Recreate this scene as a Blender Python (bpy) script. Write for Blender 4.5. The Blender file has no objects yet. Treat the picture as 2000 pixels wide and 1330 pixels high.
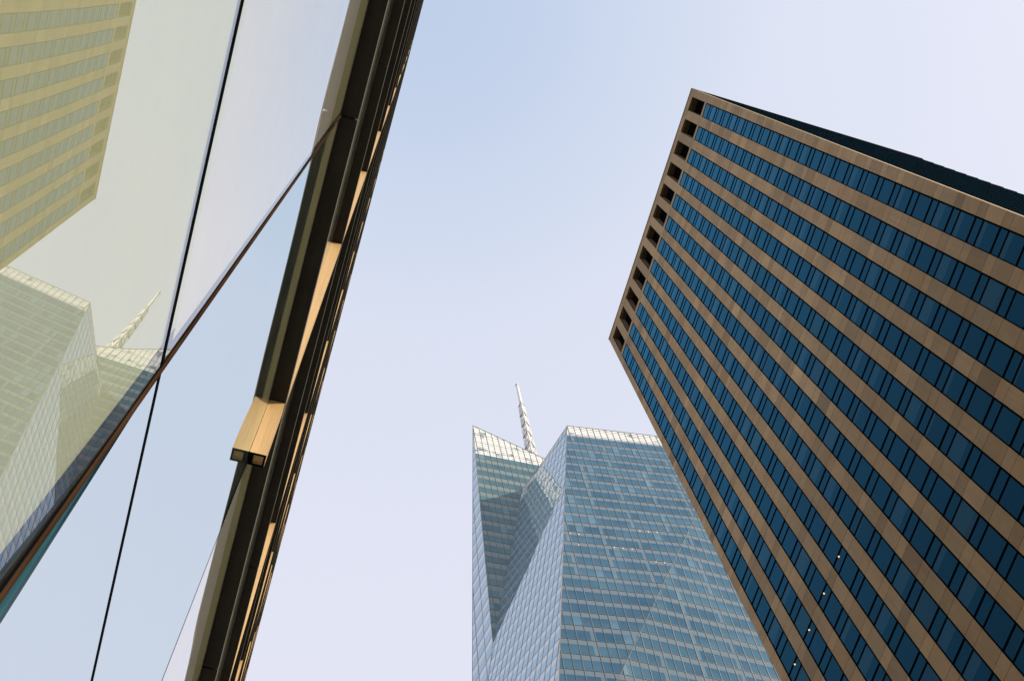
import bpy, bmesh, math, random
from mathutils import Vector, Matrix
random.seed(7)
SC = bpy.context.scene
COL = SC.collection
EYE = 1.6

# ---------------------------------------------------------------- camera
cam_d = bpy.data.cameras.new("camera")
cam = bpy.data.objects.new("camera", cam_d)
COL.objects.link(cam)
SC.camera = cam
cam_d.sensor_fit = 'HORIZONTAL'
cam_d.sensor_width = 36.0
cam_d.lens = 40.554
cam_d.clip_start = 0.02
cam_d.clip_end = 8000
rot = Matrix(((0.95675157, -0.25280829, -0.14392501),
              (-0.28319393, -0.92257569, -0.26202156),
              (-0.0665405, 0.29144822, -0.95426951)))
cam.matrix_world = Matrix.Translation((0, 0, EYE)) @ rot.to_4x4()

# ---------------------------------------------------------------- sky and sun
VEIL = 3.12
SUN = Vector((0.62, -0.56, 0.50)).normalized()
w = bpy.data.worlds.new("World")
SC.world = w
w.use_nodes = True
nt = w.node_tree
nt.nodes.clear()
wo = nt.nodes.new('ShaderNodeOutputWorld')
bg = nt.nodes.new('ShaderNodeBackground')
sky = nt.nodes.new('ShaderNodeTexSky')
sky.sky_type = 'NISHITA'
sky.sun_disc = False
sky.sun_elevation = math.asin(SUN.z)
sky.sun_rotation = math.atan2(SUN.x, SUN.y)
sky.altitude = 0
sky.air_density = 1.0
sky.dust_density = 4.0
sky.ozone_density = 1.0
hs = nt.nodes.new('ShaderNodeHueSaturation')
hs.inputs['Saturation'].default_value = 0.6
nt.links.new(sky.outputs[0], hs.inputs['Color'])
# thin high haze over the whole sky: blue overhead, whiter lower down
tcw = nt.nodes.new('ShaderNodeTexCoord')
spw = nt.nodes.new('ShaderNodeSeparateXYZ'); nt.links.new(tcw.outputs['Generated'], spw.inputs[0])
rampw = nt.nodes.new('ShaderNodeValToRGB'); nt.links.new(spw.outputs[2], rampw.inputs[0])
cr = rampw.color_ramp
cr.elements[0].position = 0.0; cr.elements[0].color = (0.80, 0.80, 0.86, 1)
cr.elements[1].position = 1.0; cr.elements[1].color = (0.54, 0.645, 0.84, 1)
for p_, c_ in ((0.80, (0.82, 0.825, 0.945)), (0.90, (0.78, 0.805, 0.935)), (0.96, (0.74, 0.785, 0.92)), (0.985, (0.64, 0.72, 0.885))):
    e_ = cr.elements.new(p_); e_.color = (*c_, 1)
veil = nt.nodes.new('ShaderNodeMix'); veil.data_type = 'RGBA'; veil.blend_type = 'MULTIPLY'
veil.inputs[0].default_value = 1.0
veil.inputs[7].default_value = (VEIL, VEIL, VEIL, 1)
nt.links.new(rampw.outputs[0], veil.inputs[6])
mxw = nt.nodes.new('ShaderNodeMix'); mxw.data_type = 'RGBA'
mxw.inputs[0].default_value = 0.93
nt.links.new(hs.outputs[0], mxw.inputs[6]); nt.links.new(veil.outputs[2], mxw.inputs[7])
nt.links.new(mxw.outputs[2], bg.inputs['Color'])
bg.inputs['Strength'].default_value = 0.12
nt.links.new(bg.outputs[0], wo.inputs[0])
sun_d = bpy.data.lights.new("sun", 'SUN')
sun_d.energy = 2.0
sun_d.angle = math.radians(0.5)
sun_d.color = (1.0, 0.88, 0.70)
sun = bpy.data.objects.new("sun", sun_d)
COL.objects.link(sun)
sun.location = (40, -60, 60)
sun.rotation_euler = (-SUN).to_track_quat('-Z', 'Y').to_euler()
SC.view_settings.view_transform = 'Standard'
SC.view_settings.look = 'None'
SC.view_settings.gamma = 1.0
SC.view_settings.use_curve_mapping = False
SC.view_settings.exposure = 1.4

# ---------------------------------------------------------------- mesh builder
class MB:
    def __init__(self):
        self.v, self.f, self.mi, self.uv, self.c = [], [], [], [], []
    def face(self, pts, uv=None, col=(1, 1, 1), m=0):
        b = len(self.v)
        self.v += [tuple(p) for p in pts]
        self.f.append(tuple(range(b, b + len(pts))))
        self.mi.append(m)
        self.uv.append(uv if uv else [(0, 0)] * len(pts))
        self.c.append(col)
    def box(self, x0, x1, y0, y1, z0, z1, col=(1, 1, 1), m=0, skip=''):
        P = lambda i, j, k: ((x0, x1)[i], (y0, y1)[j], (z0, z1)[k])
        F = {'a': [(0,0,0),(0,0,1),(0,1,1),(0,1,0)], 'b': [(1,0,0),(1,1,0),(1,1,1),(1,0,1)],
             'c': [(0,0,0),(1,0,0),(1,0,1),(0,0,1)], 'd': [(0,1,0),(0,1,1),(1,1,1),(1,1,0)],
             'e': [(0,0,0),(0,1,0),(1,1,0),(1,0,0)], 'f': [(0,0,1),(1,0,1),(1,1,1),(0,1,1)]}
        for k, q in F.items():
            if k not in skip:
                self.face([P(*t) for t in q], [(0,0),(1,0),(1,1),(0,1)], col, m)
    def bar(self, a, b, up, wd, dp, m=0, col=(1, 1, 1), lift=0.0):
        """square bar from a to b; up = outward direction"""
        a, b, up = Vector(a), Vector(b), Vector(up)
        t = (b - a).normalized(); s = t.cross(up).normalized() * wd / 2
        n = s.cross(t).normalized()
        if n.dot(up) < 0: n = -n
        lo, hi = n * lift, n * (lift + dp)
        A = [a - s + lo, a + s + lo, a + s + hi, a - s + hi]
        B = [p + (b - a) for p in A]
        for i in range(4):
            j = (i + 1) % 4
            self.face([A[i], A[j], B[j], B[i]], None, col, m)
        self.face(A[::-1], None, col, m); self.face(B, None, col, m)
    def tube(self, a, b, r0, r1, n=8, m=0, caps=True):
        a, b = Vector(a), Vector(b); t = (b - a).normalized()
        q = t.orthogonal().normalized(); p = t.cross(q)
        ra = [a + (q * math.cos(2*math.pi*i/n) + p * math.sin(2*math.pi*i/n)) * r0 for i in range(n)]
        rb = [b + (q * math.cos(2*math.pi*i/n) + p * math.sin(2*math.pi*i/n)) * r1 for i in range(n)]
        for i in range(n):
            j = (i + 1) % n
            self.face([ra[i], ra[j], rb[j], rb[i]], None, (1,1,1), m)
        if caps:
            self.face(ra[::-1], None, (1,1,1), m); self.face(rb, None, (1,1,1), m)
    def build(self, name, mats, parent=None, bevel=0.0, weld=False, smooth=False):
        me = bpy.data.meshes.new(name)
        me.from_pydata(self.v, [], self.f)
        me.polygons.foreach_set('material_index', self.mi)
        ul = me.uv_layers.new(name='UVMap')
        ul.data.foreach_set('uv', [x for q in self.uv for t in q for x in t])
        ca = me.color_attributes.new('tint', 'FLOAT_COLOR', 'CORNER')
        ca.data.foreach_set('color', [x for q, c in zip(self.f, self.c) for _ in q for x in (c[0], c[1], c[2], 1.0)])
        for m in (mats if isinstance(mats, (list, tuple)) else [mats]):
            me.materials.append(m)
        if weld or bevel:
            bm = bmesh.new(); bm.from_mesh(me)
            bmesh.ops.remove_doubles(bm, verts=bm.verts, dist=1e-5)
            bm.to_mesh(me); bm.free()
        if smooth:
            me.polygons.foreach_set('use_smooth', [True] * len(me.polygons))
        o = bpy.data.objects.new(name, me)
        COL.objects.link(o)
        if parent: o.parent = parent
        if bevel:
            b = o.modifiers.new('bevel', 'BEVEL'); b.width = bevel; b.segments = 2; b.limit_method = 'ANGLE'
        return o

def thing(name, label, cat):
    o = bpy.data.objects.new(name, None); COL.objects.link(o)
    o['label'] = label; o['category'] = cat
    return o

# ---------------------------------------------------------------- material helpers
class NT:
    def __init__(self, name):
        self.m = bpy.data.materials.new(name); self.m.use_nodes = True
        self.t = self.m.node_tree; self.t.nodes.clear()
        self.out = self.n('ShaderNodeOutputMaterial')
    def n(self, ty, **kw):
        o = self.t.nodes.new(ty)
        for k, v in kw.items(): setattr(o, k, v)
        return o
    def put(self, sock, v):
        if v is None: return
        if hasattr(v, 'is_linked'): self.t.links.new(v, sock)
        elif isinstance(v, (tuple, list)) and len(v) == 3 and sock.type == 'RGBA': sock.default_value = (*v, 1)
        else: sock.default_value = v
    def math(self, op, a, b=None, c=None, clamp=False):
        o = self.n('ShaderNodeMath', operation=op); o.use_clamp = clamp
        for i, x in enumerate((a, b, c)):
            if x is not None: self.put(o.inputs[i], x)
        return o.outputs[0]
    def mix(self, f, a, b, bl='MIX'):
        o = self.n('ShaderNodeMix', data_type='RGBA', blend_type=bl)
        self.put(o.inputs[0], f); self.put(o.inputs[6], a); self.put(o.inputs[7], b)
        return o.outputs[2]
    def mixs(self, f, a, b):
        o = self.n('ShaderNodeMixShader')
        self.put(o.inputs[0], f); self.t.links.new(a, o.inputs[1]); self.t.links.new(b, o.inputs[2])
        return o.outputs[0]
    def noise(self, vec, scale, detail=3, rough=0.5):
        o = self.n('ShaderNodeTexNoise'); self.put(o.inputs['Vector'], vec)
        o.inputs['Scale'].default_value = scale; o.inputs['Detail'].default_value = detail
        o.inputs['Roughness'].default_value = rough
        return o.outputs['Fac']
    def white(self, vec):
        o = self.n('ShaderNodeTexWhiteNoise', noise_dimensions='3D'); self.put(o.inputs['Vector'], vec)
        return o.outputs['Value']
    def ramp(self, f, lo, hi, a=0.0, b=1.0):
        o = self.n('ShaderNodeMapRange'); o.clamp = True
        self.put(o.inputs[0], f)
        for i, x in zip((1, 2, 3, 4), (lo, hi, a, b)): o.inputs[i].default_value = x
        return o.outputs[0]
    def pbr(self, col, rough=0.5, metal=0.0, ior=1.45, bump=None):
        o = self.n('ShaderNodeBsdfPrincipled')
        self.put(o.inputs['Base Color'], col); self.put(o.inputs['Roughness'], rough)
        self.put(o.inputs['Metallic'], metal); o.inputs['IOR'].default_value = ior
        if bump is not None: self.t.links.new(bump, o.inputs['Normal'])
        return o.outputs[0]
    def glossy(self, col, rough=0.0, nrm=None):
        o = self.n('ShaderNodeBsdfGlossy'); self.put(o.inputs['Color'], col); self.put(o.inputs['Roughness'], rough)
        if nrm is not None: self.t.links.new(nrm, o.inputs['Normal'])
        return o.outputs[0]
    def diffuse(self, col):
        o = self.n('ShaderNodeBsdfDiffuse'); self.put(o.inputs['Color'], col); return o.outputs[0]
    def bump(self, h, strength=0.2, dist=0.01):
        o = self.n('ShaderNodeBump'); self.t.links.new(h, o.inputs['Height'])
        o.inputs['Strength'].default_value = strength; o.inputs['Distance'].default_value = dist
        return o.outputs[0]
    def fresnel(self, ior, nrm=None):
        # two-sided Schlick reflectance
        g = self.n('ShaderNodeNewGeometry'); d = self.n('ShaderNodeVectorMath', operation='DOT_PRODUCT')
        self.t.links.new(g.outputs['Normal'], d.inputs[0]); self.t.links.new(g.outputs['Incoming'], d.inputs[1])
        c = self.math('SUBTRACT', 1.0, self.math('ABSOLUTE', d.outputs['Value']), clamp=True)
        f0 = ((ior - 1) / (ior + 1)) ** 2
        return self.math('ADD', f0, self.math('MULTIPLY', self.math('POWER', c, 5.0), 1 - f0), clamp=True)
    def obj(self): return self.n('ShaderNodeTexCoord').outputs['Object']
    def uvv(self): return self.n('ShaderNodeTexCoord').outputs['UV']
    def tint(self):
        o = self.n('ShaderNodeVertexColor'); o.layer_name = 'tint'; return o.outputs[0]
    def sep(self, v):
        o = self.n('ShaderNodeSeparateXYZ'); self.t.links.new(v, o.inputs[0]); return o.outputs
    def comb(self, x, y, z):
        o = self.n('ShaderNodeCombineXYZ')
        for i, q in enumerate((x, y, z)): self.put(o.inputs[i], q)
        return o.outputs[0]
    def done(self, s):
        self.t.links.new(s, self.out.inputs[0]); return self.m

def mat_plain(name, col, rough=0.5, metal=0.0, var=0.15, scale=2.0, bump=0.0):
    n = NT(name); ob = n.obj()
    f = n.noise(ob, scale, 5, 0.6)
    c = n.mix(n.ramp(f, 0.3, 0.7), tuple(x * (1 - var) for x in col), tuple(min(1, x * (1 + var)) for x in col))
    b = n.bump(n.noise(ob, scale * 12, 4), bump, 0.005) if bump else None
    return n.done(n.pbr(c, rough, metal, bump=b))

# ---------------------------------------------------------------- ground
m_asph = mat_plain('asphalt', (0.05, 0.05, 0.052), 0.9, var=0.25, scale=1.5, bump=0.4)
m_pave = mat_plain('concrete_paving', (0.20, 0.19, 0.18), 0.85, var=0.15, scale=0.8, bump=0.2)
m_earth = mat_plain('city_ground', (0.06, 0.058, 0.055), 0.9, var=0.2, scale=0.05)
def sheet(name, x0, x1, y0, y1, z, mat):
    b = MB(); b.face([(x0,y0,z),(x1,y0,z),(x1,y1,z),(x0,y1,z)]); o = b.build(name, mat); o['kind'] = 'structure'; return o
sheet('ground', -4000, 4000, -4000, 4000, -0.16, m_earth)
b = MB(); b.face([(3.6,-400,-0.13),(39,-400,-0.13),(39,70,-0.13),(3.6,70,-0.13)])
o = b.build('road', m_asph); o['kind'] = 'structure'
for x0, x1 in ((-0.24, 3.6), (39.0, 43.1)):
    b = MB(); b.box(x0, x1, -120, 70, -0.155, 0.0); o = b.build('pavement', m_pave, bevel=0.02); o['kind'] = 'structure'

# ================================================================ mirror glass building (left)
XG = -0.24                      # outer glass face
XF = -0.165                     # front of the bronze fins and ledges
Z1, PITCH, NF = EYE + 5.2, 3.67, 12
ZA = EYE + 1.645                # glass joint at head height
BAY, MOD, Y0 = 4.30, 1.433, 2.065
YS, YE = -19.44, 41.0           # building ends
left = thing('mirror_glass_building', 'dark bronze and mirror glass building front rising beside the camera, tan tower reflected in it', 'building')

# bronze of the ledges and fins
n = NT('dark_bronze'); ob = n.obj()
f = n.noise(ob, 3.0, 6, 0.65)
sp = n.sep(ob)
streak = n.noise(n.comb(n.math('MULTIPLY', sp[0], 40), n.math('MULTIPLY', sp[1], 1.2), n.math('MULTIPLY', sp[2], 0.5)), 1.0, 4)
c = n.mix(n.ramp(f, 0.3, 0.7), (0.016, 0.014, 0.011), (0.030, 0.025, 0.019))
c = n.mix(n.math('MULTIPLY', n.ramp(streak, 0.5, 0.8), 0.3), c, (0.045, 0.037, 0.027))
m_bronze = n.done(n.pbr(c, 0.6, 0.0, 1.3, bump=n.bump(f, 0.1, 0.004)))
n = NT('gold_bronze'); ob = n.obj(); sp = n.sep(ob)
brush = n.noise(n.comb(n.math('MULTIPLY', sp[0], 60), sp[1], n.math('MULTIPLY', sp[2], 1.5)), 1.0, 5, 0.7)
big = n.noise(ob, 1.3, 3)
c = n.mix(n.ramp(brush, 0.3, 0.7), (0.40, 0.255, 0.105), (0.55, 0.36, 0.16))
c = n.mix(n.math('MULTIPLY', n.ramp(big, 0.4, 0.7), 0.35), c, (0.42, 0.28, 0.125))
m_gold = n.done(n.pbr(c, 0.5, 0.15))
m_glint = mat_plain('pale_edge_glint', (0.45, 0.45, 0.44), 0.35, 0.6, 0.1, 6)
n = NT('black_gasket'); m_black = n.done(n.diffuse((0.004, 0.005, 0.006)))
n = NT('brown_metal_cap'); f = n.noise(n.obj(), 5.0, 4)
m_brown = n.done(n.diffuse(n.mix(n.ramp(f, 0.35, 0.65), (0.030, 0.016, 0.009), (0.055, 0.030, 0.017))))
m_edge = mat_plain('teal_reflection', (0.03, 0.11, 0.15), 0.15, 0, 0.2, 3)  # teal put in for the glass tower mirrored beside the mullion
m_dark = mat_plain('dark_room', (0.02, 0.025, 0.03), 0.9)
m_concrete = mat_plain('grey_concrete', (0.25, 0.25, 0.24), 0.9)

# reflective glass: clear behind, mirror in front
def glass_mat(name, tint, ior, wob, dust, lo=0.0):
    n = NT(name); ob = n.obj()
    h = n.noise(ob, 0.9, 1, 0.4)
    nb = n.n('ShaderNodeBump'); n.t.links.new(h, nb.inputs['Height'])
    nb.inputs['Strength'].default_value = 1.0; nb.inputs['Distance'].default_value = wob
    fr = n.fresnel(ior)
    if lo: fr = n.math('MAXIMUM', fr, lo)
    g = n.glossy(tint, 0.0, nb.outputs[0])
    tr = n.n('ShaderNodeBsdfTransparent'); tr.inputs[0].default_value = (0.88, 0.94, 0.93, 1)
    s = n.mixs(fr, tr.outputs[0], g)
    # thin film of dust
    d = n.math('MULTIPLY', n.ramp(n.noise(ob, 7, 8, 0.75), 0.35, 0.8), dust)
    s = n.mixs(d, s, n.diffuse((0.7, 0.68, 0.62)))
    return n.done(s)
m_glass = glass_mat('mirror_glass', (0.94, 0.96, 1.0), 2.2, 0.007, 0.05, 0.50)
m_glass_b = glass_mat('blue_mirror_glass', (0.88, 0.97, 1.0), 2.6, 0.004, 0.02, 0.86)
n = NT('cream_roller_blind'); ob = n.obj(); sp = n.sep(ob)
wv = n.noise(n.comb(0.0, n.math('MULTIPLY', sp[1], 90), n.math('MULTIPLY', sp[2], 90)), 1.0, 2)
c = n.mix(n.ramp(wv, 0.3, 0.7), (0.40, 0.36, 0.20), (0.44, 0.40, 0.23))
m_blind = n.done(n.diffuse(c))
m_back_warm = mat_plain('olive_backing', (0.76, 0.71, 0.45), 0.9, 0, 0.06, 1.0)
m_back_olive = mat_plain('olive_border', (0.55, 0.47, 0.22), 0.9, 0, 0.06, 1.0)
m_back_green = mat_plain('grey_green_backing', (0.20, 0.24, 0.20), 0.9, 0, 0.06, 1.0)
m_back_pale = mat_plain('pale_backing', (0.84, 0.74, 0.66), 0.9, 0, 0.06, 1.0)

# building body (kept behind the glass)
b = MB(); b.box(-26, -1.1, YS, YE, 0.0, EYE + 47.0, skip='')
b.build('building_body', m_concrete, left)
b = MB(); b.box(-1.09, -0.50, YS, YE, 0.05, EYE + 46.4, skip='')
b.build('dark_core', m_dark, left)
b = MB(); b.box(-26, -3.2, YS - 70, YE + 20, EYE + 47.01, EYE + 105); b.build('unseen_shade_block', mat_plain('shade_block_dark', (0.05, 0.05, 0.052), 0.8, 0, 0.2, 0.2), left)  # unseen block added to shade the stone tower's lower floors, dark to cut bounce

def pane(y0, y1, z0, z1, mat, tilt=0.0, bulge=0.0, name='glass_pane', g=0.003, ny=6, nz=14, off=0.0):
    """one glass sheet; tilt leans its face up (about its top edge), bulge curves it"""
    m = MB()
    ys = [y0 + g + (y1 - y0 - 2*g) * i / ny for i in range(ny + 1)]
    zs = [z0 + g + (z1 - z0 - 2*g) * i / nz for i in range(nz + 1)]
    def P(y, z):
        x = XG + off + tilt * ((z1 if z1 <= ZA + 0.1 else z0) - z) + bulge * (z1 - z) ** 2
        return (x, y, z)
    me_v = [P(y, z) for z in zs for y in ys]
    W = ny + 1
    m.v = me_v
    for k in range(nz):
        for i in range(ny):
            m.f.append((k*W+i, k*W+i+1, (k+1)*W+i+1, (k+1)*W+i)); m.mi.append(0)
            m.uv.append([(0,0)]*4); m.c.append((1,1,1))
    return m.build(name, mat, left, smooth=True)

ybs = [Y0 - MOD * 1 + MOD * k for k in range(-2, 9)]      # glass joints of the two lowest rows
for i in range(len(ybs) - 1):
    ya, yb = ybs[i], ybs[i+1]
    near = yb < 0.9
    beyond = ya > 1.9
    # lower row (head height), upper row (to the first ledge)
    if near:
        pane(ya, yb, 0.15, ZA, m_glass, 0.0018, -0.00775)
        pane(ya, yb, ZA, Z1, m_glass, 0.0, 0.0)
    elif beyond:
        pane(ya, yb, 0.15, ZA, m_glass_b, 0.02)
        pane(ya, yb, ZA, Z1, m_glass, 0.0)
    else:
        pane(ya, yb, 0.15, ZA, m_glass_b, 0.02)
        pane(ya, yb, ZA, Z1 - 0.62, m_glass_b, 0.0, g=0.0005)
        pane(ya, yb, Z1 - 0.62, Z1, m_glass, 0.0, g=0.0005)
# tinted backing panels just behind the glass, held back from the glass edges
pane(ybs[0] + 0.02, ybs[1], 0.2, ZA + 0.08, m_back_warm, 0.0018, -0.00775, 'back_panel', 0.0, off=-0.004)
pane(ybs[1], ybs[2] - 0.042, 0.2, ZA + 0.08, m_back_warm, 0.0018, -0.00775, 'back_panel', 0.0, off=-0.004)
ZB = Z1 - 0.62
for k in range(10):
    e0 = 0.02 if k != 1 else 0.0
    e1_ = 0.02 if k else 0.0
    mt = m_back_pale if k < 2 or k > 2 else m_back_green
    pane(ybs[k] + e0, ybs[k+1] - e1_, ZA + (0.08 if k < 2 else 0.02), ZB, mt, 0.0, 0.0, 'back_panel', 0.0, off=-0.004)
    pane(ybs[k] + e0, ybs[k+1] - e1_, ZB, Z1 - 0.01, m_back_olive, 0.0, 0.0, 'back_panel', 0.0, off=-0.004)
m = MB()     # closes the tipped-out lower pane; teal painted in for the tower's reflection
ye = ybs[2] + 0.0075
m.face([(XG - 0.002, ye, 0.15), (XG + 0.02 * (ZA - 0.15), ye, 0.15), (XG, ye, ZA)])
m.build('reflection_edge', m_edge, left)
# joints
m = MB()
m.box(XG - 0.003, XG + 0.001, YS, YE, ZA - 0.009, ZA + 0.009); m.build('glass_joint', m_black, left)
for k, y in enumerate(ybs):
    if abs(y - (Y0 - MOD)) < 0.01 or abs(y - (Y0 - MOD + BAY)) < 0.01:
        m = MB(); m.box(XG - 0.004, XG + 0.0035, y - 0.005, y + 0.005, 0.1, Z1 - 0.001)
        m.build('mullion_cap', m_brown, left, bevel=0.002)
        m = MB(); m.box(XG - 0.003, XG + 0.0005, y - 0.008, y + 0.008, 0.1, Z1 - 0.001)
        m.build('mullion_gasket', m_black, left)
    else:
        m = MB(); m.box(XG - 0.003, XG + 0.0005, y - 0.004, y + 0.004, 0.1, Z1 - 0.65 if abs(y - Y0) < 0.01 else Z1 - 0.001)
        m.build('glass_joint', m_black, left)
# upper storeys: glass per bay
ybays = [Y0 + BAY * k for k in range(-5, 10)]
for fl in range(1, NF):
    z0, z1 = Z1 + PITCH * (fl - 1) + 0.06, Z1 + PITCH * fl
    if fl <= 5:
        for k in range(len(ybays) - 1):
            if ybays[k] < -8 or ybays[k] > 30: continue
            pane(ybays[k], ybays[k+1], z0, z1, m_glass, 0.001 * random.uniform(-1, 1), 0, ny=2, nz=2)
        y_lo = min(y for y in ybays if y >= -8); y_hi = max(y for y in ybays if y <= 30) + BAY
        for a, c in ((YS, y_lo), (min(y_hi, YE), YE)):
            if c - a > 0.1: pane(a, c, z0, z1, m_glass, 0, 0, ny=1, nz=1, name='glass_band')
    else:
        pane(YS, YE, z0, z1, m_glass, 0, 0, ny=1, nz=1, name='glass_band')
    m = MB(); m.box(XG - 0.04, XG - 0.02, YS + 0.1, YE - 0.1, z0 + 0.02, z1 - 0.02); m.build('roller_blind', m_back_olive, left)
# ledges and their joints
for fl in range(NF):
    z = Z1 + PITCH * fl
    m = MB(); ys = [YS]
    y = Y0 - MOD
    cuts = sorted([Y0 + BAY * k - MOD for k in range(-4, 10)] + [Y0 + BAY * k for k in range(-5, 10) if fl > 0] + ([Y0 + BAY * k + MOD for k in range(-4, 9)] if fl == 0 else []))
    edges = [YS] + [c for c in cuts if YS < c < YE] + [YE]
    for a, c in zip(edges[:-1], edges[1:]):
        m.box(XG - 0.02, XF, a + 0.004, c - 0.004, z, z + 0.06)
    m.box(XG - 0.03, XF - 0.012, YS, YE, z + 0.012, z + 0.05)
    m.build('ledge', m_bronze, left, bevel=0.003)
    m = MB(); m.box(XF, XF + 0.0035, YS, YE, z + 0.002, z + 0.012); m.build('edge_glint', m_glint, left)  # pale strip painted in for the ledge edge catching the sky
# vertical hollow fins between the ledges
def fin(yc, z0, z1, open_end=False):
    m = MB(); t = 0.029; x0, x1 = XG + 0.001, XF - 0.002
    if not open_end:
        m.box(x0, x1, yc - t, yc + t, z0, z1, m=0)
    else:
        m.box(x0, x1, yc - t, yc + t, z0, z1, m=0, skip='e')
        # end cap with a square hole, tube walls inside
        hx0, hx1, hy0, hy1 = x0 + 0.020, x1 - 0.010, yc - 0.019, yc + 0.019
        for q in ([(x0,yc-t),(x1,yc-t),(x1,hy0),(x0,hy0)], [(x0,hy1),(x1,hy1),(x1,yc+t),(x0,yc+t)],
                  [(x0,hy0),(hx0,hy0),(hx0,hy1),(x0,hy1)], [(hx1,hy0),(x1,hy0),(x1,hy1),(hx1,hy1)]):
            m.face([(a, c, z0) for a, c in q][::-1], m=1)
        d = 0.016
        m.face([(hx0,hy0,z0),(hx0,hy1,z0),(hx0,hy1,z0+d),(hx0,hy0,z0+d)], m=0)
        m.face([(hx1,hy0,z0),(hx1,hy1,z0),(hx1,hy1,z0+d),(hx1,hy0,z0+d)], m=0)
        m.face([(hx0,hy0,z0),(hx1,hy0,z0),(hx1,hy0,z0+d),(hx0,hy0,z0+d)], m=0)
        m.face([(hx0,hy1,z0),(hx1,hy1,z0),(hx1,hy1,z0+d),(hx0,hy1,z0+d)], m=0)
        m.face([(hx0,hy0,z0+d),(hx1,hy0,z0+d),(hx1,hy1,z0+d),(hx0,hy1,z0+d)], m=0)
    m.build('vertical_fin', [m_gold, m_black], left)
fin(Y0 - 0.025, Z1 - 0.64, Z1 - 0.001, True)
fin(Y0 + BAY - 0.025, Z1 - 0.64, Z1 - 0.001, True)
for fl in range(1, NF):
    for k in range(0, 8):
        fin(Y0 + BAY * k, Z1 + PITCH * (fl - 1) + 0.061, Z1 + PITCH * fl - 0.001)
m = MB(); m.box(-1.2, XF, YS, YE, EYE + 46.3, EYE + 46.9); m.build('roof_coping', m_bronze, left)

# ================================================================ tan stone office tower (right)
DX, TH = 43.1, 182.0
tan = thing('stone_office_tower', 'tan stone office tower with dark blue window strips between its vertical piers', 'building')
TY0, TY1 = 0.0165 * TH, 0.2509 * TH
def tz(r): return r * TH + EYE
FP = 0.02140 * TH              # storey height
WY0, WP, WW = 0.0228 * TH, 0.01917 * TH, 0.0117 * TH
ZT = tz(0.9383)                # top of the window strips
ZO0, ZO1, ZR = tz(0.9440), tz(0.9915), tz(1.0043)
NFL = 43
wh, sh = 0.67 * FP, 0.33 * FP

n = NT('tan_stone'); ob = n.obj()
f = n.noise(ob, 0.35, 6, 0.62); f2 = n.noise(ob, 3.0, 5, 0.7); sp = n.sep(ob)
run = n.noise(n.comb(n.math('MULTIPLY', sp[0], 2), n.math('MULTIPLY', sp[1], 2.4), n.math('MULTIPLY', sp[2], 0.12)), 1.0, 4, 0.6)
c = n.mix(n.ramp(f, 0.35, 0.7), (0.37, 0.238, 0.108), (0.455, 0.302, 0.145))
c = n.mix(n.math('MULTIPLY', n.ramp(f2, 0.45, 0.75), 0.25), c, (0.33, 0.22, 0.13))
c = n.mix(n.math('MULTIPLY', n.ramp(run, 0.5, 0.72), 0.5), c, (0.28, 0.20, 0.13))
stain = n.noise(ob, 0.55, 8, 0.8)
c = n.mix(n.math('MULTIPLY', n.ramp(stain, 0.66, 0.74), 0.5), c, (0.58, 0.46, 0.32))
c = n.mix(1.0, c, n.tint(), 'MULTIPLY')
m_stone = n.done(n.pbr(c, 0.8, bump=n.bump(f2, 0.1, 0.01)))

n = NT('blue_window_glass'); sp = n.sep(n.uvv()); tn = n.n('ShaderNodeSeparateColor'); n.t.links.new(n.tint(), tn.inputs[0])
r1, r2 = tn.outputs[0], tn.outputs[1]
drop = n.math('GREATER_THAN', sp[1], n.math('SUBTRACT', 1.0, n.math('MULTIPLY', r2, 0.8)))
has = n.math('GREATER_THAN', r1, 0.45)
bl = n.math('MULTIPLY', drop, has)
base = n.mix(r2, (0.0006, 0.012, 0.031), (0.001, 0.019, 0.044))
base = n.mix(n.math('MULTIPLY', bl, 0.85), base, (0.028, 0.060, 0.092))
base = n.mix(n.math('MULTIPLY', n.math('GREATER_THAN', r2, 0.93), 0.6), base, (0.03, 0.05, 0.06))
nb = n.n('ShaderNodeBump'); n.t.links.new(n.noise(n.obj(), 0.7, 1), nb.inputs['Height']); nb.inputs['Strength'].default_value = 1.0; nb.inputs['Distance'].default_value = 0.01
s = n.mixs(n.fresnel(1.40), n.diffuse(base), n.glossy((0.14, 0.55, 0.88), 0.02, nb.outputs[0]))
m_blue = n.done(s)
n = NT('dark_side_glass'); sp = n.sep(n.obj())
ln = n.math('FRACT', n.math('MULTIPLY', sp[2], 1 / FP))
c = n.mix(n.math('GREATER_THAN', ln, 0.55), (0.0015, 0.005, 0.007), (0.009, 0.022, 0.028))
m_sideglass = n.done(n.mixs(n.math('MULTIPLY', n.fresnel(1.3), 0.15), n.diffuse(c), n.glossy((0.3, 0.7, 0.9), 0.1)))

# piers: stacked stone blocks with open joints over a dark backing
def pier(y0, y1, zb, zt):
    m = MB()
    z = ZT; cuts = [zt]
    while z > zb:
        if z < zt: cuts.append(z)
        z2 = z - wh
        if z2 > zb and z2 < zt: cuts.append(z2)
        z -= FP
    cuts.append(zb)
    for a, c in zip(cuts[:-1], cuts[1:]):
        v = random.gauss(1.0, 0.11); wv_ = random.gauss(0, 0.02)
        if random.random() < 0.08: v *= 0.82
        col = (v + wv_, v, v - wv_)
        m.box(DX, DX + 0.06, y0, y1, c + 0.02, a - 0.02, col, 0, skip='b')
    m.box(DX + 0.04, DX + 0.345, y0 + 0.004, y1 - 0.004, zb, zt, (0.25, 0.25, 0.25), 0, skip='b')
    return m.build('pier', m_stone, tan)
edges = [WY0 + WP * k for k in range(12)]
pier(TY0, edges[0], 0.0, ZR - 0.35)
for k in range(11):
    pier(edges[k] + WW, edges[k+1], 0.0, ZO1)
pier(edges[11] + WW, TY1, 0.0, ZR - 0.35)
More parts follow.
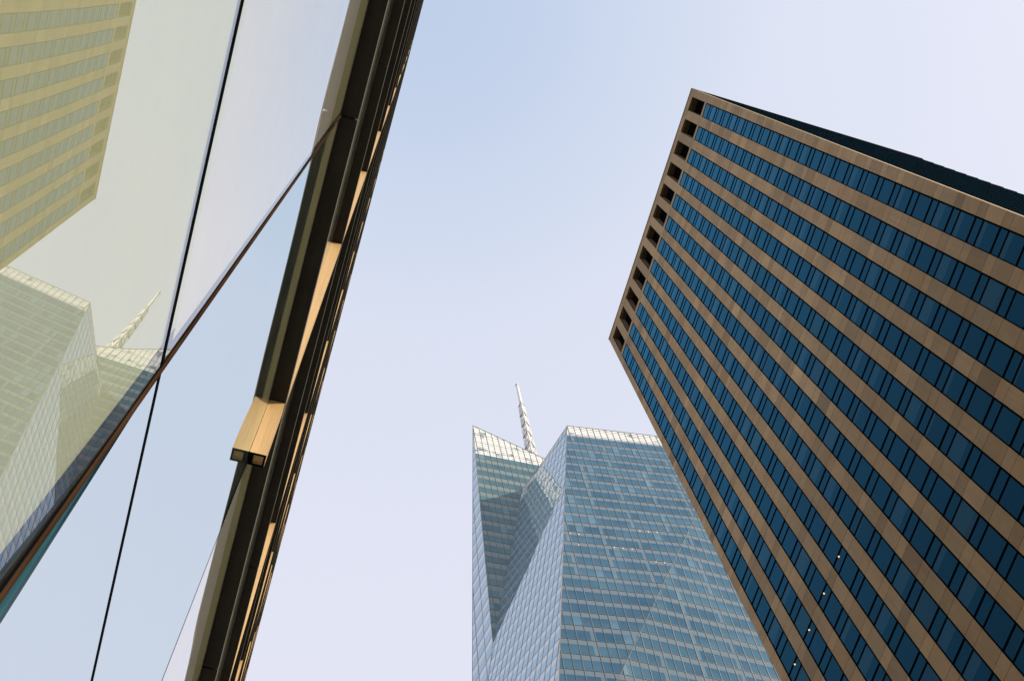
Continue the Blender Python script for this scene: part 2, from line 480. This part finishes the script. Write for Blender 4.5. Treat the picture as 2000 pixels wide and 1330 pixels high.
# parapet band over the open cells, in stone blocks
m = MB(); y = edges[0]
for k in range(11):
    ya, yb = edges[k], edges[k+1]
    v = random.gauss(1, 0.05)
    m.box(DX, DX + 0.34, ya, yb, ZO1 + 0.003, ZR - 0.35, (v, v, v), 0, skip='b')
m.box(DX, DX + 0.34, edges[11], edges[11] + WW, ZO1 + 0.003, ZR - 0.35, skip='b')
m.build('parapet', m_stone, tan)
m = MB(); m.box(DX - 0.06, DX + 40, TY0 - 0.06, TY1 + 0.06, ZR - 0.349, ZR, (0.8, 0.8, 0.8)); m.build('roof_coping', m_stone, tan)
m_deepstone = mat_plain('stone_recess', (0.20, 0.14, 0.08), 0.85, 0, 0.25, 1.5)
for k in range(12):
    a, c = edges[k], edges[k] + WW
    m = MB()   # stone sill under each cell
    m.box(DX + 0.01, DX + 1.1, a, c, ZT + 0.003, ZO0, (1.04, 1.04, 1.04)); m.build('cell_sill', m_stone, tan)
    m = MB()   # lined cell: soffit, side cheeks, dark glazed back
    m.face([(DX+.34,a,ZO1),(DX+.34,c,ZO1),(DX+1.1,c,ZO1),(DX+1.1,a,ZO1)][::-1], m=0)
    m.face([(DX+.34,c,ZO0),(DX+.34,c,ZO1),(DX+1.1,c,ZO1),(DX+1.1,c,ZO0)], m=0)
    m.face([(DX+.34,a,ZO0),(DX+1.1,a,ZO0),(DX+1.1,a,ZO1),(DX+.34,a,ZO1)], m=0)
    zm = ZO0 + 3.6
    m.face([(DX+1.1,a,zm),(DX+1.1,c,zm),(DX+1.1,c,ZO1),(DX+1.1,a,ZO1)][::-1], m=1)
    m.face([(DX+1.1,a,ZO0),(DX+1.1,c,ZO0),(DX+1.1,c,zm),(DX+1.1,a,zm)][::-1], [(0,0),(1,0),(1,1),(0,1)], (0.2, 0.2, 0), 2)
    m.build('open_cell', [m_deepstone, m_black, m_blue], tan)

# window strips
wins = []
for k in range(12):
    a, c = edges[k], edges[k] + WW
    fr = MB(); spn = MB()
    xg = DX + 0.07
    for i in range(NFL):
        z1 = ZT - i * FP; z0 = z1 - wh
        wins.append((k, a + 0.15, c - 0.07, z0 + 0.048, z1 - 0.048))
        for zz in (z0, z0 - sh):
            fr.box(xg - 0.05, xg + 0.05, a + 0.15, c - 0.07, zz - 0.048, zz + 0.048)
    zb = ZT - NFL * FP
    spn.face([(xg + .012, a+.03, zb), (xg + .012, a+.03, ZT), (xg + .012, c-.03, ZT), (xg + .012, c-.03, zb)], [(0,0),(0,1),(1,1),(1,0)], (0.1, 0.4, 0))
    fr.box(xg - 0.05, xg + 0.05, a + 0.002, a + 0.15, zb, ZT); fr.box(xg - 0.05, xg + 0.05, c - 0.07, c - 0.002, zb, ZT)
    fr.box(xg - 0.05, xg + 0.05, a + 0.15, c - 0.07, ZT - 0.06, ZT)
    fr.build('window_frame', m_black, tan)
    spn.build('spandrel_strip', m_blue, tan)
rest = MB(); cnt = 0
def in_view(y, z):
    v = rot.transposed() @ Vector((DX, y, z - EYE))
    if v.z >= 0: return False
    u, t = v.x / -v.z * 2253, v.y / -v.z * 2253
    return abs(u) < 1000 and abs(t) < 665
cand = sorted([q for q in wins if in_view((q[1]+q[2])/2, (q[3]+q[4])/2)], key=lambda q: q[3])[:100]
cset = set(cand)
for q in wins:
    k, a, c, z0, z1 = q
    mb = MB() if q in cset else rest
    xg = DX + 0.07
    x2 = xg + random.uniform(-0.004, 0.004)
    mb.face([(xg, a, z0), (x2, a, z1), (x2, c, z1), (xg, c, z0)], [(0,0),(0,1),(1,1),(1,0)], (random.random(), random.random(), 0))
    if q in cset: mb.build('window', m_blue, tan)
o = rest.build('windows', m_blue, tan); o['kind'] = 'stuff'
# side wall, back and roof
m = MB()
m.face([(DX+.345,TY0+.02,0),(DX+1.25,TY0+.02,0),(DX+1.25,TY0+.02,ZR-.35),(DX+.345,TY0+.02,ZR-.35)]); m.build('side_return', m_stone, tan)
m = MB(); m.box(DX + 1.25, DX + 40, TY0 + 0.12, TY0 + 0.3, 0, ZR - 0.36, skip='')
for i in range(47):
    z = ZR - 0.36 - i * FP
    m.box(DX + 1.25, DX + 40, TY0 + 0.02, TY0 + 0.12, z - 0.5, z)
m.build('side_wall', m_sideglass, tan)
m = MB(); m.box(DX + 1.15, DX + 39.9, TY0 + 0.31, TY1 - 0.02, 0, ZR - 0.36); m.build('tower_core', m_concrete, tan)
n = NT('lamp_glow'); e = n.n('ShaderNodeEmission'); e.inputs[0].default_value = (1, 0.62, 0.32, 1); e.inputs[1].default_value = 0.5; m_lamp = n.done(e.outputs[0])

# ================================================================ faceted glass tower (behind)
S_ = 253.0
def W3(x, y, z): return Vector((x * S_, y * S_, z * S_ + EYE))
glass = thing('faceted_glass_tower', 'pale blue faceted glass skyscraper with white crown and lattice spire', 'skyscraper')
FH = 4.27
ZTOP = 243.3 + EYE

def facade_mat(name, band, vis_a, vis_b, refl, ior, tint, cols=True, mid=0.34, btint=(0.66, 0.80, 0.88)):
    n = NT(name); uv = n.uvv(); sp = n.sep(uv); u, v = sp[0], sp[1]
    fu, fv = n.math('FLOOR', u), n.math('FLOOR', v)
    lv = n.math('FRACT', v); lu = n.math('FRACT', u)
    r = n.white(n.comb(n.math('FLOOR', n.math('MULTIPLY', u, 0.5)), fv, 1.0)); r_row = n.white(n.comb(7.0, fv, 2.0)); r_fine = n.white(n.comb(fu, fv, 5.0))
    refl_patch = n.noise(n.comb(n.math('MULTIPLY', u, 0.25), n.math('MULTIPLY', v, 0.7), 0.0), 1.0, 2)  # broad patches of reflection painted into the glass colour
    t = n.math('ADD', n.math('MULTIPLY', r, 0.35), n.math('ADD', n.math('MULTIPLY', r_row, 0.25), n.math('MULTIPLY', n.ramp(refl_patch, 0.3, 0.7), 0.4)))
    vis = n.mix(t, vis_a, vis_b)
    vis = n.mix(n.math('MULTIPLY', n.math('GREATER_THAN', r_fine, 0.95), 0.35), vis, tuple(min(1, x * 1.8 + 0.05) for x in vis_b))
    # faint ceiling line inside
    vis = n.mix(n.math('MULTIPLY', n.ramp(lv, 0.25, mid + 0.28), 0.25), vis, vis_a)
    if cols:
        cu = n.math('FRACT', n.math('DIVIDE', u, 4.5))
        cm = n.math('MULTIPLY', n.math('LESS_THAN', cu, 0.10), n.math('GREATER_THAN', n.white(n.comb(n.math('FLOOR', n.math('DIVIDE', u, 4.5)), fv, 9.0)), 0.35))
        vis = n.mix(n.math('MULTIPLY', cm, 0.25), vis, (0.40, 0.47, 0.47))
    isb = n.math('GREATER_THAN', lv, 1 - mid)
    col = n.mix(isb, vis, band)
    fr = n.fresnel(ior); fr = n.math('MULTIPLY', fr, refl, clamp=True)
    nb = n.n('ShaderNodeBump'); n.t.links.new(n.noise(n.comb(n.math('MULTIPLY', u, 0.5), n.math('MULTIPLY', v, 0.5), n.math('MULTIPLY', r_fine, 0.3)), 1.0, 1), nb.inputs['Height'])
    nb.inputs['Strength'].default_value = 1.0; nb.inputs['Distance'].default_value = 0.03
    rc = n.mix(isb, tint, btint)
    return n.done(n.mixs(fr, n.diffuse(col), n.glossy(rc, 0.0, nb.outputs[0])))
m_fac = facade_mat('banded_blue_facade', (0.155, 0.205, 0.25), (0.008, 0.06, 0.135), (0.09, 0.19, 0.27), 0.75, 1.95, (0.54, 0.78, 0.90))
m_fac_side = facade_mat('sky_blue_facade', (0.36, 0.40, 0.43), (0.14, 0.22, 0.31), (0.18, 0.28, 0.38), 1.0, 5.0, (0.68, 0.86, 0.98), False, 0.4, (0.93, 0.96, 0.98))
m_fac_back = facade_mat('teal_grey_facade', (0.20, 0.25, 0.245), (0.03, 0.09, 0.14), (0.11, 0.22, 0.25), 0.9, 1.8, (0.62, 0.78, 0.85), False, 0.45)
m_mull = mat_plain('grey_mullion', (0.20, 0.215, 0.21), 0.5, 0.3, 0.1, 0.3)
m_mull_lt = mat_plain('silver_mullion', (0.24, 0.26, 0.27), 0.4, 0.4, 0.1, 0.3)
# crown: white screen panels behind clear glass
n = NT('white_crown_screen'); sp = n.sep(n.uvv()); u, v = sp[0], sp[1]
fu, fv = n.math('FLOOR', u), n.math('FLOOR', n.math('MULTIPLY', v, 2.0))
r = n.white(n.comb(fu, fv, 3.0))
bl = n.noise(n.comb(n.math('MULTIPLY', u, 0.45), n.math('MULTIPLY', v, 1.1), 4.0), 1.0, 3, 0.6)
lv = n.math('FRACT', n.math('MULTIPLY', v, 2.0)); slat = n.math('LESS_THAN', lv, 0.13)
soft = n.ramp(n.math('ADD', n.math('MULTIPLY', r, 0.25), bl), 0.39, 0.55)
soft = n.math('MULTIPLY', soft, n.math('SUBTRACT', 1.0, n.math('MULTIPLY', slat, 0.8)))
c = n.mix(soft, (0.20, 0.30, 0.33), (0.92, 0.92, 0.90))
m_crown = n.done(n.mixs(n.math('MULTIPLY', n.fresnel(1.5), 0.6), n.diffuse(c), n.glossy((0.8, 0.9, 1), 0.02)))

def clip_line(poly, axis, val):
    pts = []
    for i in range(len(poly)):
        a, b2 = poly[i], poly[(i+1) % len(poly)]
        da, db = a[axis] - val, b2[axis] - val
        if (da < 0) != (db < 0):
            t = da / (da - db); pts.append(a[1-axis] + (b2[1-axis] - a[1-axis]) * t)
    pts.sort()
    return [(pts[i], pts[i+1]) for i in range(0, len(pts) - 1, 2)]
def clip_poly(poly, f):
    out = []
    for i in range(len(poly)):
        a, b2 = poly[i], poly[(i+1) % len(poly)]
        fa, fb = f(a), f(b2)
        if fa >= 0: out.append(a)
        if (fa >= 0) != (fb >= 0):
            t = fa / (fa - fb); out.append((a[0] + (b2[0]-a[0])*t, a[1] + (b2[1]-a[1])*t))
    return out
def facade(pts, hdir, mdir, mat, mull, crown=None, panel=1.53, zmin=90, wd=0.10, alt=True, dp=0.08):
    """planar facet. hdir horizontal unit vector, mdir mullion direction with unit z; crown = (z at s, slope) line in facet coordinates"""
    pts = [Vector(p) for p in pts]
    h = Vector(hdir); md = Vector(mdir); md = md / md.z
    nrm = h.cross(md).normalized()
    o = pts[0]
    if nrm.dot(Vector((0, 0, EYE)) - o) < 0: nrm = -nrm
    o0 = Vector((o.x, o.y, 0)) - Vector((md.x, md.y, 0)) * o.z
    def to2(p):
        d = p - o0; z = p.z; d = d - md * z
        return (d.dot(h), z)
    def to3(q): return o0 + h * q[0] + md * q[1]
    poly = [to2(p) for p in pts]
    uvf = lambda q: (q[0] / panel, (q[1] - ZTOP) / FH)
    body = poly
    if crown:
        cf = lambda q: crown[0] + crown[1] * q[0] - q[1]
        body = clip_poly(poly, cf); top = clip_poly(poly, lambda q: -cf(q))
        if len(top) > 2:
            m = MB(); m.face([to3(q) for q in top], [uvf(q) for q in top]); m.build('crown_screen', m_crown, glass)
    m = MB(); m.face([to3(q) for q in body], [uvf(q) for q in body]); m.build('glass_facade', mat, glass)
    # mullions and floor lines
    m = MB()
    s0, s1 = min(q[0] for q in poly), max(q[0] for q in poly)
    k0 = math.ceil(s0 / panel)
    for k in range(k0, int(s1 / panel) + 1):
        for a, b2 in clip_line(poly, 0, k * panel):
            a = max(a, zmin)
            if b2 - a > 1: m.bar(to3((k*panel, a)), to3((k*panel, b2)), nrm, wd * (0.6 if alt and k % 2 else 1.0), dp)
    zt = max(q[1] for q in poly)
    i0 = int((zmin - ZTOP) / FH)
    for i in range(i0, int((zt - ZTOP) / FH) + 1):
        for a, b2 in clip_line(poly, 1, ZTOP + i * FH):
            if b2 - a > 1: m.bar(to3((a, ZTOP + i*FH)), to3((b2, ZTOP + i*FH)), nrm, wd * 0.7, dp * 0.7)
    if crown:
        for i in range(0, int((zt - ZTOP) / FH * 2) + 2):
            z = ZTOP + (i + 0.5) * FH / 2
            for a, b2 in clip_line(poly, 1, z):
                if b2 - a > 1 and z > crown[0] + crown[1] * (a + b2) / 2: m.bar(to3((a, z)), to3((b2, z)), nrm, wd * 0.6, dp * 0.6)
    for i in range(len(poly)):
        a, b2 = poly[i], poly[(i+1) % len(poly)]
        if max(a[1], b2[1]) > zmin:
            m.bar(to3(a), to3(b2), nrm, wd * 0.7, dp * 1.1)
    m.build('mullion_grid', mull, glass)

def hd(d): return Vector((math.cos(math.radians(d)), math.sin(math.radians(d)), 0))
T = W3(.22399, .34070, 1.0)
e1 = lambda z: Vector((T.x + (z - T.z) * .12384, T.y - (z - T.z) * .01740, z))      # leaning corner line
h1 = hd(-8)
# main front: upper-left plane and lower-right plane meeting along a slanted fold
nM = Vector((0.13917, 0.99027, 0)); cM = nM.dot(T)
def onM(s, z): p = Vector((T.x, T.y, 0)) + h1 * s; return Vector((p.x, p.y, z))
fz = lambda s: EYE + S_ * (0.58635 + (s / S_ + 0.015996) * (0.80827 - 0.58635) / (0.076936 + 0.015996))
# fold meets leaning corner
s_lo = -0.05 * S_
for _ in range(60):
    z = fz(s_lo); s_e = (e1(z) - T).dot(h1); s_lo = 0.5 * s_lo + 0.5 * s_e
zf_lo = fz(s_lo)
SR = 0.26 * S_
s_hi = SR; z_hi = fz(SR)
if z_hi > T.z - 8: z_hi = T.z - 8; s_hi = (z_hi - zf_lo) / (fz(1.0) - fz(0.0)) + s_lo
ptsM1 = [T, onM(SR, T.z)] + ([onM(SR, z_hi)] if s_hi >= SR else [onM(SR, z_hi), onM(s_hi, z_hi)]) + [onM(s_lo, zf_lo)]
facade(ptsM1, h1, (0, 0, 1), m_fac, m_mull, crown=(247.1 + EYE, 0.0))
Fa, Fb = onM(s_lo, zf_lo), onM(s_hi, z_hi)
h2 = hd(0.3)
n2 = (Fb - Fa).cross(h2).normalized()
def onM2(x, z):     # point of the lower plane at given x, z
    y = (n2.dot(Fa) - n2.x * x - n2.z * z) / n2.y
    return Vector((x, y, z))
md2 = Vector((0, -n2.z / n2.y, 1))
xr = onM(SR, 0).x
ptsM2 = [Fa, Fb] + ([onM2(xr, z_hi)] if s_hi < SR else []) + [onM2(xr, 0), onM2(Fa.x - 0.06 * zf_lo, 0)]
facade(ptsM2, h2, md2, m_fac, m_mull)
# narrow chamfer facing the camera's left: mirrors the rear slab
N = W3(.16209, .42404, .73128); K = W3(.19817, .40547, .98088); Q = W3(.21074, .37283, .98671)
nC = Vector((.93401679, .33995431, -.10974382))
def onC(y, z): x = (nC.dot(N) - nC.y * y - nC.z * z) / nC.x; return Vector((x, y, z))
ptsC = [T, e1(zf_lo), onC(e1(0).y, 0), onC(N.y, 0), N, K, Q]
facade(ptsC, hd(-70), (.155, -.106, .981), m_fac_side, m_mull_lt, crown=(252.9, 0.565), zmin=110, alt=True, panel=1.53, wd=0.14, dp=0.035)
# rear slab
nL = Vector((.05221988, .99641469, .06656462)); cL = nL.dot(N)
def onL(x, z): return Vector((x, (cL - nL.x * x - nL.z * z) / nL.y, z))
Pk = onL(.15312 * S_, 1.10083 * S_ + EYE)
Rr = onL(.31 * S_, (1.10083 - .619 * (.31 - .15312)) * S_ + EYE)
facade([Pk, Rr, onL(.31 * S_, .70 * S_), onL(.175 * S_, .70 * S_), N], hd(-3), (-.073, -.063, .995), m_fac_back, m_mull, crown=(264.2, 0.012), zmin=150)
# rear slab's side facing left
hS = hd(-80); dPN = (N - Pk)
nS = dPN.cross(hS).normalized(); cS = nS.dot(N)
def onS(y, z): return Vector(((cS - nS.y * y - nS.z * z) / nS.x, y, z))
ptsS = [Pk, N, onS(.472 * S_, 0), onS(.573 * S_, 0)]
facade(ptsS, hS, -dPN, m_fac_side, m_mull_lt, panel=3.0, wd=0.16, dp=0.04, zmin=110, crown=(268.5 + EYE, 0.0))
# roofs and hidden sides close the volumes
m = MB()
bk = Vector((-0.01, 0.26, 0)) * S_
TRr = onM(SR, T.z)
m.face([T - Vector((0,0,.3)), TRr - Vector((0,0,.3)), TRr + bk - Vector((0,0,6)), K + Vector((0, 5, -.3)), K - Vector((0,0,.3)), Q - Vector((0,0,.3))])
m.build('roof', m_concrete, glass)
m = MB()
lowM = onM2(xr, 0)
m.face([TRr, TRr + bk, lowM + bk + Vector((0, 10, 0)), lowM])
PkB, RrB = Pk + Vector((26, 45, -12)), Rr + Vector((20, 45, -8))
m.face([Rr, RrB, Vector((RrB.x, RrB.y, 0)), Vector((Rr.x, Rr.y, 0))])
sb = onS(.573 * S_, 0)
m.face([sb, Pk, PkB, Vector((sb.x + 26, sb.y + 30, 0))])
m.face([PkB, RrB, Vector((RrB.x, RrB.y, 0)), Vector((sb.x + 26, sb.y + 30, 0))])
m.build('rear_wall', m_fac_back, glass)
m = MB(); m.face([Pk + Vector((1,2.5,-9)), Rr + Vector((0,2.5,-9)), RrB - Vector((0,0,9)), PkB - Vector((0,0,9))]); m.build('slab_roof', m_concrete, glass)

# lattice spire
m_white = mat_plain('white_paint', (0.80, 0.80, 0.77), 0.45, 0, 0.05, 0.4)
m_ring = mat_plain('grey_steel', (0.42, 0.42, 0.36), 0.6, 0.2, 0.15, 0.4)
sx, sy = .2415 * S_, .4535 * S_
mast = MB()
mast.tube((sx, sy, 346), (sx, sy, 366), 0.56, 0.46, 14); mast.tube((sx, sy, 366), (sx, sy, 366.8), 0.62, 0.62, 14)
mast.tube((sx, sy, 285), (sx, sy, 346), 0.62, 0.5, 16)
spire = mast.build('spire', m_white, glass, smooth=False)
rings = [(347, 1.05), (338, 1.25), (329.5, 1.4), (321, 1.55), (312.5, 1.7), (304, 1.85), (295, 2.0), (286, 2.2)]
ang0 = math.radians(250)
def corner(r, z, i): a = ang0 + i * 2 * math.pi / 3; return Vector((sx + r * math.cos(a), sy + r * math.sin(a), z))
for z, r in rings:
    m = MB()
    for i in range(3):
        m.bar(corner(r, z, i), corner(r, z, i + 1), (0, 0, 1), 0.26, 0.22)
        m.bar(corner(r, z, i), (sx, sy, z), (0, 0, 1), 0.24, 0.18, lift=0.02)
        m.bar(corner(r * 1.02, z, i), corner(r * 1.02, z + 0.9, i), (1, 0.3, 0), 0.2, 0.2)
    m.build('platform_ring', m_ring, spire)
m = MB()
for (za, ra), (zb, rb) in zip(rings[:-1], rings[1:]):
    for i in range(3):
        m.tube(corner(ra, za, i), corner(rb, zb, i), 0.10, 0.11, 6)
        m.tube(corner(ra * .55, za, i), corner(rb, zb, i), 0.18, 0.18, 6)
        m.tube(corner(rb, zb, i), corner(ra * .8, za, (i + 1) % 3), 0.16, 0.16, 6)
m.build('lattice', m_white, spire)
m = MB()
for i in range(3): m.face([corner(1.32, 333.5, i) , corner(1.45, 329.6, i), corner(1.0, 329.6, i), corner(0.9, 333.5, i)])
m.build('antenna_panel', m_white, spire)

# lit ceiling lamps seen in the windows
def lamps(host, pts, r):
    for p in pts:
        m = MB(); m.tube(Vector(p) , Vector(p) + Vector((0, 0, r * 1.2)), r, r * 0.7, 10); m.build('ceiling_lamp', m_lamp, host)
LAMPS_TAN = [(43.10, 33.04, 83.7), (43.10, 36.46, 83.66), (43.10, 39.92, 83.65), (43.10, 43.28, 83.7)]
LAMPS_GLASS = [(50.67, 86.9, 196.68), (52.34, 86.67, 196.69), (51.79, 86.74, 192.27), (58.5, 85.8, 192.77), (60.15, 85.57, 192.84), (61.85, 85.33, 192.86),
               (64.71, 84.93, 201.04), (66.42, 84.69, 201.11), (68.13, 84.45, 201.24), (65.55, 84.81, 188.6), (67.16, 84.58, 188.66)]
lamps(tan, LAMPS_TAN, 0.075)
lamps(glass, LAMPS_GLASS, 0.12)
